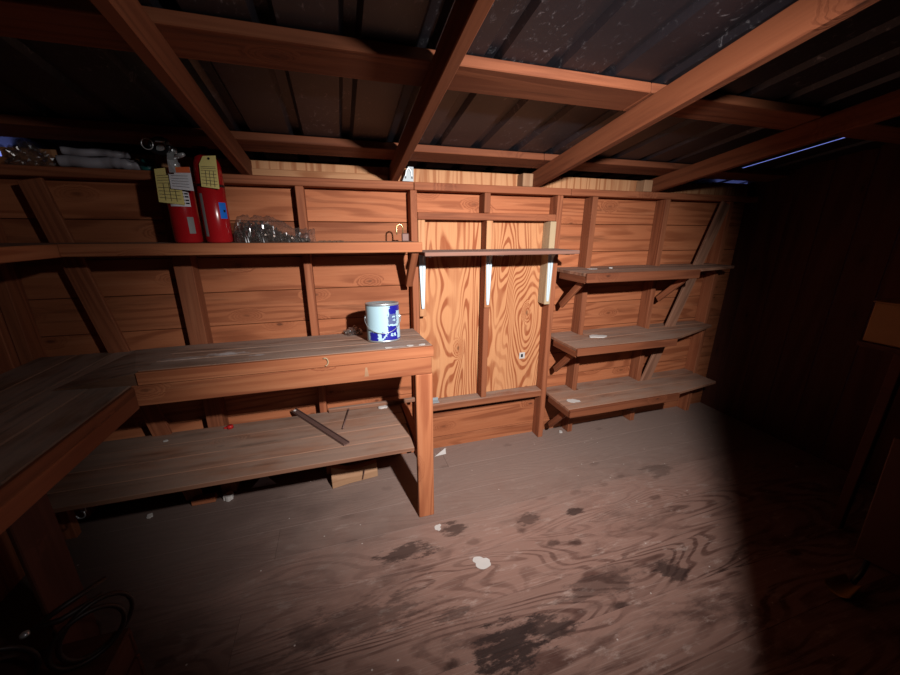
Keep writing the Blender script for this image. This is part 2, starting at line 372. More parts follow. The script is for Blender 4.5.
# swap across axis for wall boards: grain frame along x, across z
AX['xw'] = (Vector((1, 0, 0)), Vector((0, 0, 1)), Vector((0, 1, 0)))
AX['yw'] = (Vector((0, 1, 0)), Vector((0, 0, 1)), Vector((1, 0, 0)))
AX['zw'] = (Vector((0, 0, 1)), Vector((0, 1, 0)), Vector((1, 0, 0)))
fl = []; y = YFRONT-.1
ws = [.235, .19, .24, .235, .19, .235]; i = 0
while y < 2.25:
    wd = ws[i % 6]; xs = [XL-.1, random.uniform(-.6, 2.2), XR+.1]
    if i % 2: xs = [XL-.1, XR+.1]
    for xa, xb in zip(xs, xs[1:]): fl.append((xa, xb-.0008, y, y+wd-.0008, -.03, 0))
    y += wd; i += 1
planks('floor', M_FLOOR, fl, 'x', .0008)
seams = [-.02, .09, .272, .454, .636, .818, 1.0, 1.182, 1.364, 1.546, 1.757]
bk = []
for a, b in zip(seams, seams[1:]):
    bb = b-.003
    if b < .40 or a > 1.545: bk.append((XL-.05, XR+.05, YS, YS+.02, a, bb))
    else:
        bk.append((XL-.05, .43, YS, YS+.02, a, bb)); bk.append((1.35, XR+.05, YS, YS+.02, a, bb))
planks('wall_back', M_SHEATH, bk, 'xw')
structure(board('trim_1', XL-.06, XR+.06, YS+.022, YS+.034, -.03, 1.757, M_SHADEW))
# siding seen above the top plate
structure(board('trim_2', -1.335, XR, YS, YS+.012, 1.757, 1.834, M_STRIP, ax='z'))
structure(board('trim_8', 2.70, XR, YS, YS+.012, 1.8342, 1.852, M_STRIP, ax='z'))
structure(board('trim_3', XL, .30, YS-.014, YS-.0005, 1.757, 1.795, M_STRIP))
structure(board('sky_block_1', -1.35, 2.86, YS+.10, YS+.12, 1.70, 1.95, M_SHADEW))  # board added behind the eave to block sky light
structure(board('sky_block_2', -1.35, 2.86, YS+.035, YS+.10, 1.70, 1.715, M_SHADEW))  # added too, closes the eave from below against the sky
def side_wall(name, x0, x1, gaps):
    bxs = []; y = YFRONT
    bm = bmesh.new(); ys = [YFRONT-.05]
    # vertical boards whose tops follow the roof, leaving slits where daylight comes in
    ob = []
    while y < YS+.02:
        y2 = min(y+.19, YS+.02); ym = (y+y2)/2
        top = rb(y)+.127
        bxs.append((x0, x1, y, y2-.002, -.02, top)); y = y2
    return planks(name, M_SHADEW if name == 'wall_right' else M_SHEATH, bxs, 'zw')
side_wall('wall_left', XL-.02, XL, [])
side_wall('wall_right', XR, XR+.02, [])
planks('wall_front', M_SHADEW, [(XL-.05, XR+.05, YFRONT-.02, YFRONT, a, a+.197) for a in [k*.2 for k in range(12)]], 'xw')
planks('wall_shadow_stub', M_SHADEW, [(  .915, .945, -.62+k*.15, -.62+(k+1)*.15-.002, 0, 2.03) for k in range(5)], 'zw')  # unseen stub added so its edge casts the shadow boundary at right

# metal roof
def roof(name, xa, xb):
    prof = []; x = -1.66
    k0 = -.345
    n = -7
    xs = []
    while k0+n*.2125 < 3.35:
        c = k0+n*.2125; xs.append(c); n += 1
    pts = [(xs[0]-.1, 0)]
    for c in xs: pts += [(c-.030, 0), (c-.016, .019), (c+.016, .019), (c+.030, 0)]
    pts.append((xs[-1]+.1, 0))
    pts = [(xa, 0)]+[p for p in pts if xa+(.07 if xa > 0 else .001) < p[0] < xb-.001]+[(xb, 0)]
    bm = bmesh.new(); rows = []
    off = .128
    for th in (0, .0025):
        for yv in (YFRONT-.15, YS+.18):
            rows.append([bm.verts.new((px, yv, rb(yv)+off+pz+th)) for px, pz in pts])
    n = len(pts)
    for i in range(n-1):
        bm.faces.new((rows[0][i], rows[0][i+1], rows[1][i+1], rows[1][i]))
        bm.faces.new((rows[2][i], rows[3][i], rows[3][i+1], rows[2][i+1]))
        bm.faces.new((rows[0][i], rows[2][i], rows[2][i+1], rows[0][i+1]))
        bm.faces.new((rows[1][i], rows[1][i+1], rows[3][i+1], rows[3][i]))
    bm.faces.new((rows[0][0], rows[1][0], rows[3][0], rows[2][0])); bm.faces.new((rows[0][-1], rows[2][-1], rows[3][-1], rows[1][-1]))
    bmesh.ops.recalc_face_normals(bm, faces=bm.faces[:])
    structure(link(name, bm, M_ROOF))
roof('ceiling', -1.75, 2.614)
roof('ceiling_side', 2.638, 3.40)
for nm, a, b in (('trim_6', YFRONT-.15, 1.36), ('trim_7', 1.455, YS+.18)):
    structure(beam(nm, (2.62, a, rb(a)+.150), (2.62, b, rb(b)+.150), .12, .012, (1, 0, 0), M_ROOF))

# ---------------------------------------------------------------- rafters and purlins
def rafter(x, label, block=False, xf=None):
    xf = x if xf is None else xf
    t = thing('rafter', label, 'roof beam', (x, 2.1, rb(2.1)), 'rafters under the metal roof')
    y0, y1 = YFRONT+.02, 2.16
    A = Vector((xf, y0, rb(y0)+.0452)); B = Vector((x, y1, rb(y1)+.0452))
    beam('rafter_beam', A, B, .038, .088, (1, 0, 0), M_RAFT, t)
    if block: board('seat_block', x-.090, x-.0215, 2.085, 2.158, 1.757, 1.83, M_PALE, t, 'z')
    return t
rafter(-.395, 'brown roof rafter above the two red fire extinguishers')
rafter(.325, 'brown roof rafter ending at the galvanised metal tie on the top plate')
rafter(1.185, 'brown roof rafter ending above the cream board right of the plywood', True, 1.085)
rafter(2.09, 'dim brown roof rafter nearest the dark right wall', True, 2.0)
def purlin(y, label, x0=XL+.01, x1=XR-.01, splice=None):
    za = rb(y)+.0905
    t = thing('purlin', label, 'roof beam', (1.1, y, za), 'purlins lying on the rafters')
    y2 = y+.142
    for (a, b) in ([(x0, x1)] if not splice else [(x0, splice-.001), (splice+.001, x1)]):
        A = Vector((a, (y+y2)/2, (rb(y)+rb(y2))/2+.0905+.0175)); B = A.copy(); B.x = b
        beam('purlin_board', A, B, .142, .034, (0, 1, -.1493), M_RAFT, t)
purlin(1.20, 'wide flat roof purlin nearer the camera, lit on its front edge', splice=1.12)
purlin(1.90, 'flat roof purlin close to the back wall, just above the top plate', splice=1.12)
purlin(.50, 'dark flat purlin at the top edge of the view')

# galvanised rafter tie
def rafter_tie():
    t = thing('rafter_tie', 'small pale galvanised metal tie with arched rib beside middle rafter foot', 'bracket', (.385, 2.065, 1.757))
    A = at(402.5, 181, 2.085); B = at(413.5, 181.5, 2.085); Cc = at(413.5, 167, 2.085); D = at(408, 166.5, 2.085)
    bm = bmesh.new(); vs = [bm.verts.new(p) for p in (A, B, Cc, D)]; f = bm.faces.new(vs)
    e = bmesh.ops.extrude_face_region(bm, geom=[f])
    for v in e['geom']:
        if isinstance(v, bmesh.types.BMVert): v.co.y += .003
    bmesh.ops.recalc_face_normals(bm, faces=bm.faces[:])
    link('tie_plate', bm, M_TIE, t)
    pts = []
    for k in range(13):
        a = PI*k/12
        c = at(408.8, 178.5, 2.084); pts.append((c.x+.018*math.cos(a), 2.083, c.z+.052*math.sin(a)))
    link('raised_rib', tube(pts, .004, 8), M_STEEL, t, smooth=True)
rafter_tie()

# ---------------------------------------------------------------- wall framing
board_t = lambda name, label, cat, *a, **k: tag(board(name, *a, **k), label, cat, k.get('group'))
def stud(x, w_, z0, z1, label, y0=YF, y1=YS-.001, mat=M_STUD, name='wall_stud'):
    o = board(name, x-w_/2, x+w_/2, y0, y1, z0, z1, mat, ax='z'); return tag(o, label, 'wall stud', 'studs of the back wall')
tag(board('top_plate', XL, .427, YF, YS-.001, 1.714, 1.755, M_STUD), 'horizontal top plate running left from the metal tie over the long shelf', 'wall beam', 'top plates')
tag(board('top_plate', .430, 1.43, YF, YS-.001, 1.714, 1.755, M_STUD), 'horizontal top plate over the boarded-up window', 'wall beam', 'top plates')
tag(board('top_plate', 1.433, XR, YF, YS-.001, 1.714, 1.755, M_STUD), 'dim horizontal top plate over the three right shelves', 'wall beam', 'top plates')
stud(-1.43, .05, 0, 1.713, 'dim corner stud at the far left end of the back wall')
stud(-.73, .080, 0, 1.713, 'wide stud seen under the long shelf, below the fire extinguishers')
stud(-.16, .040, 0, 1.713, 'wall stud passing just left of the paint can, behind the bag of screws')
stud(.425, .038, 0, 1.713, 'stud on the left side of the boarded-up window')
stud(1.357, .040, 0, 1.713, 'tall post on the right side of the boarded-up window')
stud(1.617, .040, 0, 1.713, 'first bare stud right of the boarded-up window, crossing three shelves')
stud(2.215, .040, 0, 1.713, 'second bare stud right of the window, above the upper right shelf')
stud(2.81, .040, 0, 1.713, 'dim stud next to the dark right corner')
tag(board('window_header', .446, 1.335, YF, YS-.001, 1.560, 1.600, M_STUD), 'horizontal header across the top of the boarded-up window', 'wall beam')
stud(.866, .038, 1.6015, 1.713, 'very short stud between window header and top plate')
tag(board('window_stud', .863, .901, YF, 2.148, .3985, 1.5585, M_STUD, ax='z'), 'stud dividing the plywood into two panels', 'wall stud')
tag(board('window_sill', .446, 1.335, YF-.004, YS-.001, .345, .397, M_SILL, bev=.006), 'dusty sill board below the plywood panels', 'sill')
tag(board('plywood_panel', .446, .861, 2.149, 2.161, .398, 1.559, M_PLY, ax='z', bev=.001), 'left plywood sheet with swirling orange grain closing the window', 'plywood panel', 'plywood over the window')
tag(board('plywood_panel', .903, 1.335, 2.149, 2.161, .398, 1.559, M_PLY, ax='z', bev=.001), 'right plywood sheet with swirling orange grain and a small white plate', 'plywood panel', 'plywood over the window')
tag(board('nailing_strip', .446, .487, YF, 2.148, .998, 1.558, M_STRIP, ax='z'), 'fresh orange-cream pine strip beside the left window stud', 'wood strip', 'fresh pine strips in the window')
tag(board('nailing_strip', .862, .902, YF-.010, YF-.0005, 1.03, 1.558, M_STRIP, ax='z'), 'fresh orange-cream pine strip on the middle window stud', 'wood strip', 'fresh pine strips in the window')
tag(board('nailing_strip', 1.293, 1.335, YF-.012, 2.148, 1.028, 1.558, M_CREAM, ax='z'), 'thick cream pine board beside the right window post', 'wood strip', 'fresh pine strips in the window')
def brace(A, B, label, m=None):
    return tag(beam('wall_brace', A, B, .085, .02, (1, 0, 0), m or M_STUD), label, 'diagonal brace', 'diagonal braces of the back wall')
brace((-1.205, YF-.011, 1.70), (-.90, YF-.011, .02), 'slanting brace board on the back wall left of the wide stud')
brace((2.735, YF-.011, 1.70), (2.175, YF-.011, .10), 'slanting brace board behind the right shelves', M_SHELF)
tag(beam('wall_brace', (XL+.075, 2.12, 1.22), (XL+.075, 1.62, .99), .085, .02, (0, 1, 1), M_STUD), 'dark slanting board low on the left wall', 'diagonal brace', 'diagonal braces of the back wall') if False else None
for y_, lab in ((1.95, 'stud of the left wall nearest the back corner'), (1.35, 'stud of the left wall behind the left bench')):
    tag(board('wall_stud', XL+.001, XL+.089, y_-.02, y_+.02, 0, rb(y_)-.002, M_STUD, ax='z'), lab, 'wall stud')

# ================================================================ shelves and benches
# long upper L-shaped shelf
t = thing('upper_shelf', 'long high wooden shelf holding fire extinguishers, turning along left wall', 'shelf', (-.3, 2.0, 1.43))
U0, U1 = 1.425, 1.443
board('shelf_board', XL+.09, .412, 1.838, 1.948, U0, U1, M_SHELF, t)
board('shelf_board', XL+.09, .404, 1.950, 2.0705, U0, U1, M_SHELF, t)
board('shelf_board', XL+.09, -1.062, .55, 1.836, U0, U1, M_SHELF, t, 'y')
board('front_rail', -1.045, .412, 1.820, 1.838, 1.395, U1+.001, M_TRIM, t, 'xw')
board('front_rail', -1.062, -1.045, .55, 1.838, 1.393, U1+.001, M_TRIM, t, 'yw')
beam('shelf_brace', (.382, 1.87, 1.40), (.382, 2.065, 1.20), .04, .038, (0, 1, 1), M_STUD, t)
# bench: its top slopes down towards the wall
BS = .095
def zb(y): return .9775-BS*max(0, y-1.573)
def sag(o):
    oy = o.location.y+o.parent.location.y
    for v in o.data.vertices: v.co.z -= BS*max(0, v.co.y+oy-1.573)
    return o
def on_bench(u, v):
    d = ray(u, v); k = (.9775+BS*1.573-CAM_H)/(d.z+BS*d.y); return Vector((0, 0, CAM_H))+d*k
t = thing('workbench', 'L-shaped wooden workbench with grey dusty top and thick front leg', 'workbench', (-.2, 1.6, 0))
B0, B1 = .940, .9775
ys = [1.574, 1.72, 1.865, 2.0705]
for k, (a, b) in enumerate(zip(ys, ys[1:])):
    x1 = .398 if k < 2 else .402
    sag(board('top_board', -.778, x1, a, b-.003, B0, B1, M_TOP, t, bev=.004))
for a, b in ((-.94, -.803), (-1.085, -.943), (-1.23, -1.088), (-1.379, -1.233)):
    board('top_board', a, b, .45, 2.0705, .889, .924, M_TOP, t, 'y', bev=.004)
board('top_board', -.800, -.779, 1.56, 2.0705, .889, .9238, M_TOP, t, 'y', bev=.002)
bm = bmesh.new()    # dusty ramp added to hide the step's shaded notch beside the left run
vs = [bm.verts.new(p) for p in ((-.7785, 1.56, .9245), (-.7785, 1.56, .972), (-1.06, 1.59, .9245), (-.7785, 2.07, .9245), (-.7785, 2.07, .929), (-1.0, 2.07, .9245))]
for q in ((0, 2, 1), (3, 4, 5), (0, 1, 4, 3), (1, 2, 5, 4), (0, 3, 5, 2)): bm.faces.new([vs[i] for i in q])
bmesh.ops.recalc_face_normals(bm, faces=bm.faces[:])
link('top_board', bm, M_TOP, t, frame=AX['x'])
board('front_edging', -.775, .398, 1.551, 1.573, .925, B1-.001, M_TRIM, t, 'xw')
board('front_edging', -.802, -.785, .45, 1.549, .888, .9235, M_RAFT, t, 'yw')  # darker wood here stands in for the beam's falloff to the left
board('apron', -.800, .388, 1.555, 1.593, .838, .924, M_TRIM, t, 'xw')
board('apron', -.822, -.787, .45, 1.553, .830, .8875, M_RAFT, t, 'yw')  # same darker wood, dimmer light put into the colour
board('leg', .308, .392, 1.556, 1.594, 0, .8375, M_TRIM, t, 'z', bev=.004)
sag(board('side_rail', .352, .390, 1.598, 2.0705, .838, .924, M_STUD, t, 'y'))
board('side_panel', -.912, -.898, 1.08, 1.215, .015, .829, M_SHADEW, t, 'z')
# lower shelf
t = thing('lower_shelf', 'long dusty shelf under the workbench holding a metal strip and rod', 'shelf', (-.4, 1.8, .43))
for k, (a, b) in enumerate(((1.556, 1.665), (1.668, 1.80), (1.803, 1.935), (1.938, 2.07))):
    board('shelf_board', -1.375, .292+(.006 if k > 1 else 0), a, b, .424, .447, M_SHELF, t, bev=.002)
board('end_rail', .304, .342, 1.60, 2.0705, .40, .452, M_STUD, t, 'y')
board('back_ledger', -.13, .398, 2.045, 2.0705, .448, .472, M_CREAM if False else M_SHELF, t)
board('support_cleat', -1.37, .29, 2.04, 2.0705, .385, .423, M_STUD, t)
board('support_cleat', .26, .298, 1.60, 2.035, .385, .423, M_STUD, t, 'y')
# three shelves at right
def right_shelf(label, z, front, xr, pts, rail_x1, bz, brace_z):
    t = thing('wall_shelf', label, 'shelf', (2.0, 2.0, z-.03), 'wooden shelves right of the window')
    n = len(pts)
    # two boards split along their length
    ym = (front+YF)/2
    link('shelf_board', prism_bm([(1.382, front+.001)]+pts+[(pts[-1][0], ym), (1.382, ym)] if pts[-1][1] < ym else [(1.382, front+.001)]+pts+[(1.382, ym)], z-.02, z, .002), M_SHELF, t, frame=AX['x'])
    link('shelf_board', prism_bm([(1.382, ym+.003), (xr, max(ym+.003, pts[-1][1]+.003)), (xr, YF-.022), (1.382, YF-.022)], z-.02, z, .002), M_SHELF, t, frame=AX['x'])
    board('front_rail', 1.380, rail_x1, front-.02, front, z-bz, z+.001, M_RAFT, t, 'xw')
    board('end_cleat', 1.382, 1.40, front+.002, YF-.02, z-.062, z-.021, M_RAFT, t, 'y')
    for x in (1.42, 2.25):
        if x > 2 and z < 1: continue
        beam('shelf_brace', (x, front+.07, z-.055), (x, YF-.014, z-.045-brace_z), .042, .02, (0, 1, 1), M_STUD, t)
    for xa, xb, ya in ((1.384, 1.5955, YF-.0215), (1.639, 2.1935, YF-.0215), (2.2365, 2.788, YF+.001)):
        board('shelf_board', xa, xb, ya, YS-.003, z-.02, z, M_SHELF, t, bev=.002)
    return t
right_shelf('highest of the three dusty shelves right of the window', 1.262, 1.785, 2.78, [(2.2, 1.803), (2.55, 1.875), (2.78, 1.93)], 2.25, .055, .2)
right_shelf('middle one of the three dusty shelves right of the window, holding a white scrap', .795, 1.795, 2.78, [(2.18, 1.80), (2.78, 2.00)], 2.18, .048, .2)
right_shelf('lowest of the three dusty shelves right of the window, near the floor', .366, 1.800, 2.78, [(2.31, 1.80), (2.78, 1.87)], 2.31, .055, .22)
# narrow shelf over the plywood on white brackets
t = thing('bracket_shelf', 'narrow thin grey board shelf across the plywood on three white brackets', 'shelf', (.9, 2.0, 1.375))
board('shelf_board', .420, 1.337, 1.800, YF-.014, 1.374, 1.394, M_GREYED, t)
for x in (.464, .882, 1.312):
    yb = YF-.0125
    bm = bmesh.new()
    # steel upright tapering downwards, folded lips and a diagonal web
    prof = [(.019, 1.372), (.019, 1.33), (.010, 1.08), (.007, 1.05)]
    vf = []
    for s in (-1, 1):
        pass
    ptsF = [(x-a, z) for a, z in prof]+[(x+a, z) for a, z in reversed(prof)]
    f = bm.faces.new([bm.verts.new((p[0], yb, p[1])) for p in ptsF])
    e = bmesh.ops.extrude_face_region(bm, geom=[f])
    for v in e['geom']:
        if isinstance(v, bmesh.types.BMVert): v.co.y -= .004
    bmesh.ops.recalc_face_normals(bm, faces=bm.faces[:])
    br = link('bracket', bm, M_WHITE, t)
    board('bracket_arm', x-.012, x+.012, 1.83, yb-.005, 1.369, 1.3735, M_WHITE, t, 'y', bev=.001)
    bm = bmesh.new()
    f = bm.faces.new([bm.verts.new(p) for p in ((x-.0015, yb-.004, 1.369), (x-.0015, 1.85, 1.369), (x-.0015, 1.87, 1.364), (x-.0015, yb-.05, 1.360), (x-.0015, yb-.012, 1.31), (x-.0015, yb-.007, 1.09), (x-.0015, yb-.004, 1.07))])
    e = bmesh.ops.extrude_face_region(bm, geom=[f])
    for v in e['geom']:
        if isinstance(v, bmesh.types.BMVert): v.co.x += .003
    bmesh.ops.recalc_face_normals(bm, faces=bm.faces[:])
    link('bracket_web', bm, M_WHITE, t)

# ================================================================ things on the shelves
ZS = U1+.001
def card(name, corners, mat, parent, thick=.0012, hole=None):
    """thin card from four corner points"""
    P = [Vector(c) for c in corners]; n = (P[1]-P[0]).cross(P[2]-P[0]).normalized()
    bm = bmesh.new(); f = bm.faces.new([bm.verts.new(p) for p in P])
    e = bmesh.ops.extrude_face_region(bm, geom=[f])
    for v in e['geom']:
        if isinstance(v, bmesh.types.BMVert): v.co += n*thick
    bmesh.ops.recalc_face_normals(bm, faces=bm.faces[:])
    return link(name, bm, mat, parent)
def quad_lerp(c, s, t):   # c: tl, tr, br, bl
    a = c[0].lerp(c[1], s); b = c[3].lerp(c[2], s); return a.lerp(b, t)
def printing(name, c, lines, mat, parent, off=.0035):
    """thin printed strokes on a card: (s0,t0,s1,t1,width)"""
    n = (c[1]-c[0]).cross(c[3]-c[0]).normalized()
    if n.y > 0: n = -n
    bm = bmesh.new()
    for s0, t0, s1, t1, wd in lines:
        A, B = quad_lerp(c, s0, t0)+n*off, quad_lerp(c, s1, t1)+n*off
        d = (B-A).normalized(); sd = d.cross(n).normalized()*wd/2
        vs = [bm.verts.new(p) for p in (A-sd, B-sd, B+sd, A+sd)]; f = bm.faces.new(vs)
        e = bmesh.ops.extrude_face_region(bm, geom=[f])
        for v in e['geom']:
            if isinstance(v, bmesh.types.BMVert): v.co += n*.0004
    return link(name, bm, mat, parent)
def wrap(name, c, r, a0, a1, z0, z1, mat, parent, lean=0, th=.0008):
    """a label wrapped round a cylinder, angles in degrees"""
    bm = bmesh.new(); n = 12
    R = r+th
    rows = [[bm.verts.new((c[0]+R*math.cos(math.radians(a0+(a1-a0)*i/n)), c[1]+R*math.sin(math.radians(a0+(a1-a0)*i/n)), z)) for i in range(n+1)] for z in (z0, z1)]
    R2 = r+.0001
    rows2 = [[bm.verts.new((c[0]+R2*math.cos(math.radians(a0+(a1-a0)*i/n)), c[1]+R2*math.sin(math.radians(a0+(a1-a0)*i/n)), z)) for i in range(n+1)] for z in (z0, z1)]
    for i in range(n):
        bm.faces.new((rows[0][i], rows[0][i+1], rows[1][i+1], rows[1][i]))
        bm.faces.new((rows2[0][i], rows2[1][i], rows2[1][i+1], rows2[0][i+1]))
        bm.faces.new((rows[0][i], rows2[0][i], rows2[0][i+1], rows[0][i+1])); bm.faces.new((rows[1][i], rows[1][i+1], rows2[1][i+1], rows2[1][i]))
    bmesh.ops.recalc_face_normals(bm, faces=bm.faces[:])
    return link(name, bm, mat, parent, smooth=False)

# ---- fire extinguisher with chrome valve
EX1 = Vector((-.627, 1.912, ZS)); EX2 = Vector((-.507, 1.912, ZS))
t = thing('fire_extinguisher', 'red fire extinguisher with chrome valve, yellow tag and white orange-topped tag', 'fire extinguisher', EX1, 'fire extinguishers on the long shelf')
r = .0525
link('cylinder', lathe([(0, 0), (r-.006, 0), (r, .008), (r, .225), (r*.93, .252), (r*.7, .278), (r*.4, .294), (.022, .298), (.022, .315), (0, .315)], EX1), M_RED, t, smooth=True)
v0 = EX1+Vector((.004, -.012, .300))
link('valve_body', lathe([(0, 0), (.020, 0), (.020, .022), (.015, .026), (.015, .060), (.019, .064), (.019, .078), (0, .080)], v0, 20), M_CHROME, t, smooth=True)
link('valve_outlet', tube([v0+Vector((0, 0, .045)), v0+Vector((.035, -.03, .047)), v0+Vector((.055, -.045, .05))], [.010, .010, .007], 12), M_CHROME, t, smooth=True)
bm = box_bm(-.011, .011, -.012, .012, 0, .004, .001)
def lever(name, pts, wd, th, mat):
    pts = [Vector(p) for p in pts]; bm = bmesh.new(); rows = []
    for i, p in enumerate(pts):
        d = (pts[min(i+1, len(pts)-1)]-pts[max(i-1, 0)]).normalized(); s = d.cross(Vector((0, 0, 1)))
        s = s.normalized() if s.length > .01 else Vector((1, 0, 0)); nn = s.cross(d)
        rows.append([bm.verts.new(p+s*a*wd/2+nn*b*th/2) for a, b in ((-1, -1), (1, -1), (1, 1), (-1, 1))])
    for a, b in zip(rows, rows[1:]):
        for k in range(4): bm.faces.new((a[k], a[(k+1) % 4], b[(k+1) % 4], b[k]))
    bm.faces.new(rows[0][::-1]); bm.faces.new(rows[-1])
    bmesh.ops.recalc_face_normals(bm, faces=bm.faces[:])
    return link(name, bm, mat, t)
lever('carry_handle', [v0+Vector((.0, .0, .062)), v0+Vector((.01, -.045, .058)), v0+Vector((.018, -.085, .02)), v0+Vector((.018, -.088, -.025))], .022, .004, M_CHROME)
lever('squeeze_lever', [v0+Vector((0, .01, .078)), v0+Vector((-.005, -.04, .095)), v0+Vector((-.01, -.085, .085))], .022, .004, M_CHROME)
g0 = v0+Vector((-.028, -.014, .070))
link('pressure_gauge', tube([g0+Vector((0, .012, 0)), g0, g0+Vector((-.002, -.008, 0))], .017, 18), M_CHROME, t, smooth=False)
pts = []
for k in range(26):
    a = 2*PI*k/25*.92+.6
    pts.append(v0+Vector((-.022+.036*math.cos(a), -.045-.012*math.cos(a), .076+.026*math.sin(a))))
link('hose', tube(pts, .0085, 10), M_BLACK, t, smooth=True)
pp = []
for k in range(24):
    a = 2*PI*k/24
    pp.append(v0+Vector((-.062+.019*math.cos(a), -.05, .080+.020*math.sin(a))))
link('pull_ring', tube(pp, .002, 6, closed=True), M_CHROME, t, smooth=True)
yT = 1.853
c = [at(154, 169, yT), at(177, 166.5, yT), at(185, 205, yT), at(159, 202, yT)]
k = card('inspection_tag', c, M_YEL, t); tag(k, 'yellow inspection tag')
def sub(o, k, t):
    o.parent = k; o.location = Vector(o.location)-Vector(k.location)
ln = [(.08, y_, .92, y_, .0012) for y_ in (.2, .27, .34, .42, .55, .65, .75, .85)]+[(x_, .42, x_, .93, .0012) for x_ in (.3, .52, .74)]
o = printing('tag_printing', c, ln, M_INK, t); sub(o, k, t)
yT2 = 1.842
c = [at(167.5, 167.5, yT2), at(189.5, 167, yT2), at(194, 191, yT2), at(171, 188.5, yT2)]
k = card('white_tag', c, M_TAGW, t); tag(k, 'white tag with an orange top band')
ct = [quad_lerp(c, 0, 0), quad_lerp(c, 1, 0), quad_lerp(c, 1, .24), quad_lerp(c, 0, .24)]
ct = [p+Vector((0, -.0025, 0)) for p in ct]
o = card('orange_band', ct, M_ORANGE, t); sub(o, k, t)
o = printing('tag_printing', c, [(.1, y_, .85, y_, .0009) for y_ in (.38, .5, .62, .74, .86)], M_INK, t); sub(o, k, t)
k = wrap('paper_label', EX1, r, 240, 322, ZS+.150, ZS+.222, M_TAGW, t)
bm = bmesh.new()
for zz in (.160, .172, .186, .198, .21):
    for (aa, ab) in ((286, 300), (303, 318)):
        n = 5
        R = r+.0016
        rows = [[bm.verts.new((EX1.x+R*math.cos(math.radians(aa+(ab-aa)*i/n)), EX1.y+R*math.sin(math.radians(aa+(ab-aa)*i/n)), ZS+zz+dz)) for i in range(n+1)] for dz in (0, .006)]
        for i in range(n): bm.faces.new((rows[0][i], rows[0][i+1], rows[1][i+1], rows[1][i]))
o = link('label_printing', bm, M_INKB, t); sub(o, k, t)
k = wrap('grey_sticker', EX1, r, 296, 322, ZS+.040, ZS+.108, M_GREYL, t)

# ---- second extinguisher
t = thing('fire_extinguisher', 'taller red fire extinguisher with blue sticker, next to bag of screws', 'fire extinguisher', EX2, 'fire extinguishers on the long shelf')
r = .0520
link('cylinder', lathe([(0, 0), (r-.006, 0), (r, .008), (r, .232), (r-.0025, .234), (r-.0025, .242), (r, .244), (r, .302), (r*.95, .328), (r*.78, .350), (r*.45, .362), (0, .364)], EX2), M_RED, t, smooth=True)
link('dark_band', lathe([(r+.0003, .233), (r+.0012, .235), (r+.0012, .241), (r+.0003, .243), (r-.004, .243), (r-.004, .233), (r+.0003, .233)], EX2), M_BLACK, t)
v0 = EX2+Vector((0, 0, .362))
link('valve_body', lathe([(0, 0), (.018, 0), (.018, .012), (.012, .016), (.012, .03), (0, .032)], v0, 20), M_BLACK, t, smooth=True)
lever('carry_handle', [v0+Vector((0, .015, .02)), v0+Vector((-.01, -.04, .022)), v0+Vector((-.02, -.062, .018))], .018, .004, M_BLACK)
yT = 1.850
c6 = [at(199, 164, yT), at(202.5, 156, yT), at(215.5, 155.5, yT), at(219.5, 189, yT), at(201.5, 186.5, yT)]
k = card('inspection_tag', c6, M_YEL, t); tag(k, 'yellow inspection tag with a punched hole')
c = [at(199, 160, yT), at(216, 160, yT), at(219.5, 189, yT), at(201.5, 186.5, yT)]
o = printing('tag_printing', c, [(.08, y_, .94, y_, .0011) for y_ in (.24, .3, .38, .5, .62, .74, .86)]+[(x_, .38, x_, .95, .0011) for x_ in (.33, .55, .78)], M_INK, t); sub(o, k, t)
hc = at(208.5, 158.5, yT-.003)
o = link('punched_hole', tube([hc, hc+Vector((0, -.001, 0))], .0045, 14), M_INKB, t); sub(o, k, t)
wrap('pale_side_label', EX2, r, 222, 240, ZS+.028, ZS+.205, M_GREYL, t)
k = wrap('blue_sticker', EX2, r, 305, 341, ZS+.103, ZS+.170, M_BLUE, t)
o = wrap('sticker_mark', EX2, r+.0008, 322, 333, ZS+.130, ZS+.140, M_INKB, t); sub(o, k, t)

# ---- bag of screws
def lump(x):   # height of the bag along its length (0..1)
    if x < .42: return .104*min(1, .35+x/.07)**.5 if x < .06 else .108-.004*math.sin(x*40)
    return max(.050, .108-.085*(x-.42)/.5)
def fill(x):   # height of the screws in it
    return lump(x)*.92 if x < .45 else max(.006, lump(x)*.8*(1-(x-.45)/.62))
bx0, bx1, byc = -.440, -.118, 1.965
bm = bmesh.new()
for k in range(1300):
    s = random.random()**1.1*.93+.02; h = fill(s)
    x = bx0+(bx1-bx0)*s; y = byc+random.uniform(-.055, .055); zz = ZS+.004+random.random()**.8*max(.002, h-.010)*(1-abs(y-byc)/.075)
    d = Vector((random.gauss(0, 1), random.gauss(0, 1), random.gauss(0, .5))).normalized()
    L = random.uniform(.014, .026); p = Vector((x, y, zz+.004))
    bm2 = tube([p-d*L/2, p+d*L*.32, p+d*L*.36, p+d*L*.5], [.0016, .0022, .0048, .0048], 6)
    for v in bm2.verts: v.co.z = max(v.co.z, ZS+.0006)
    me = bpy.data.meshes.new('t'); bm2.to_mesh(me); bm2.free(); bm.from_mesh(me); bpy.data.meshes.remove(me)
o = link('screws', bm, M_SCREW); tag(o, 'heap of dull grey screws inside the clear bag', 'screws', kind='stuff')
bm = bmesh.new(); NX, NA = 64, 40; rows = []
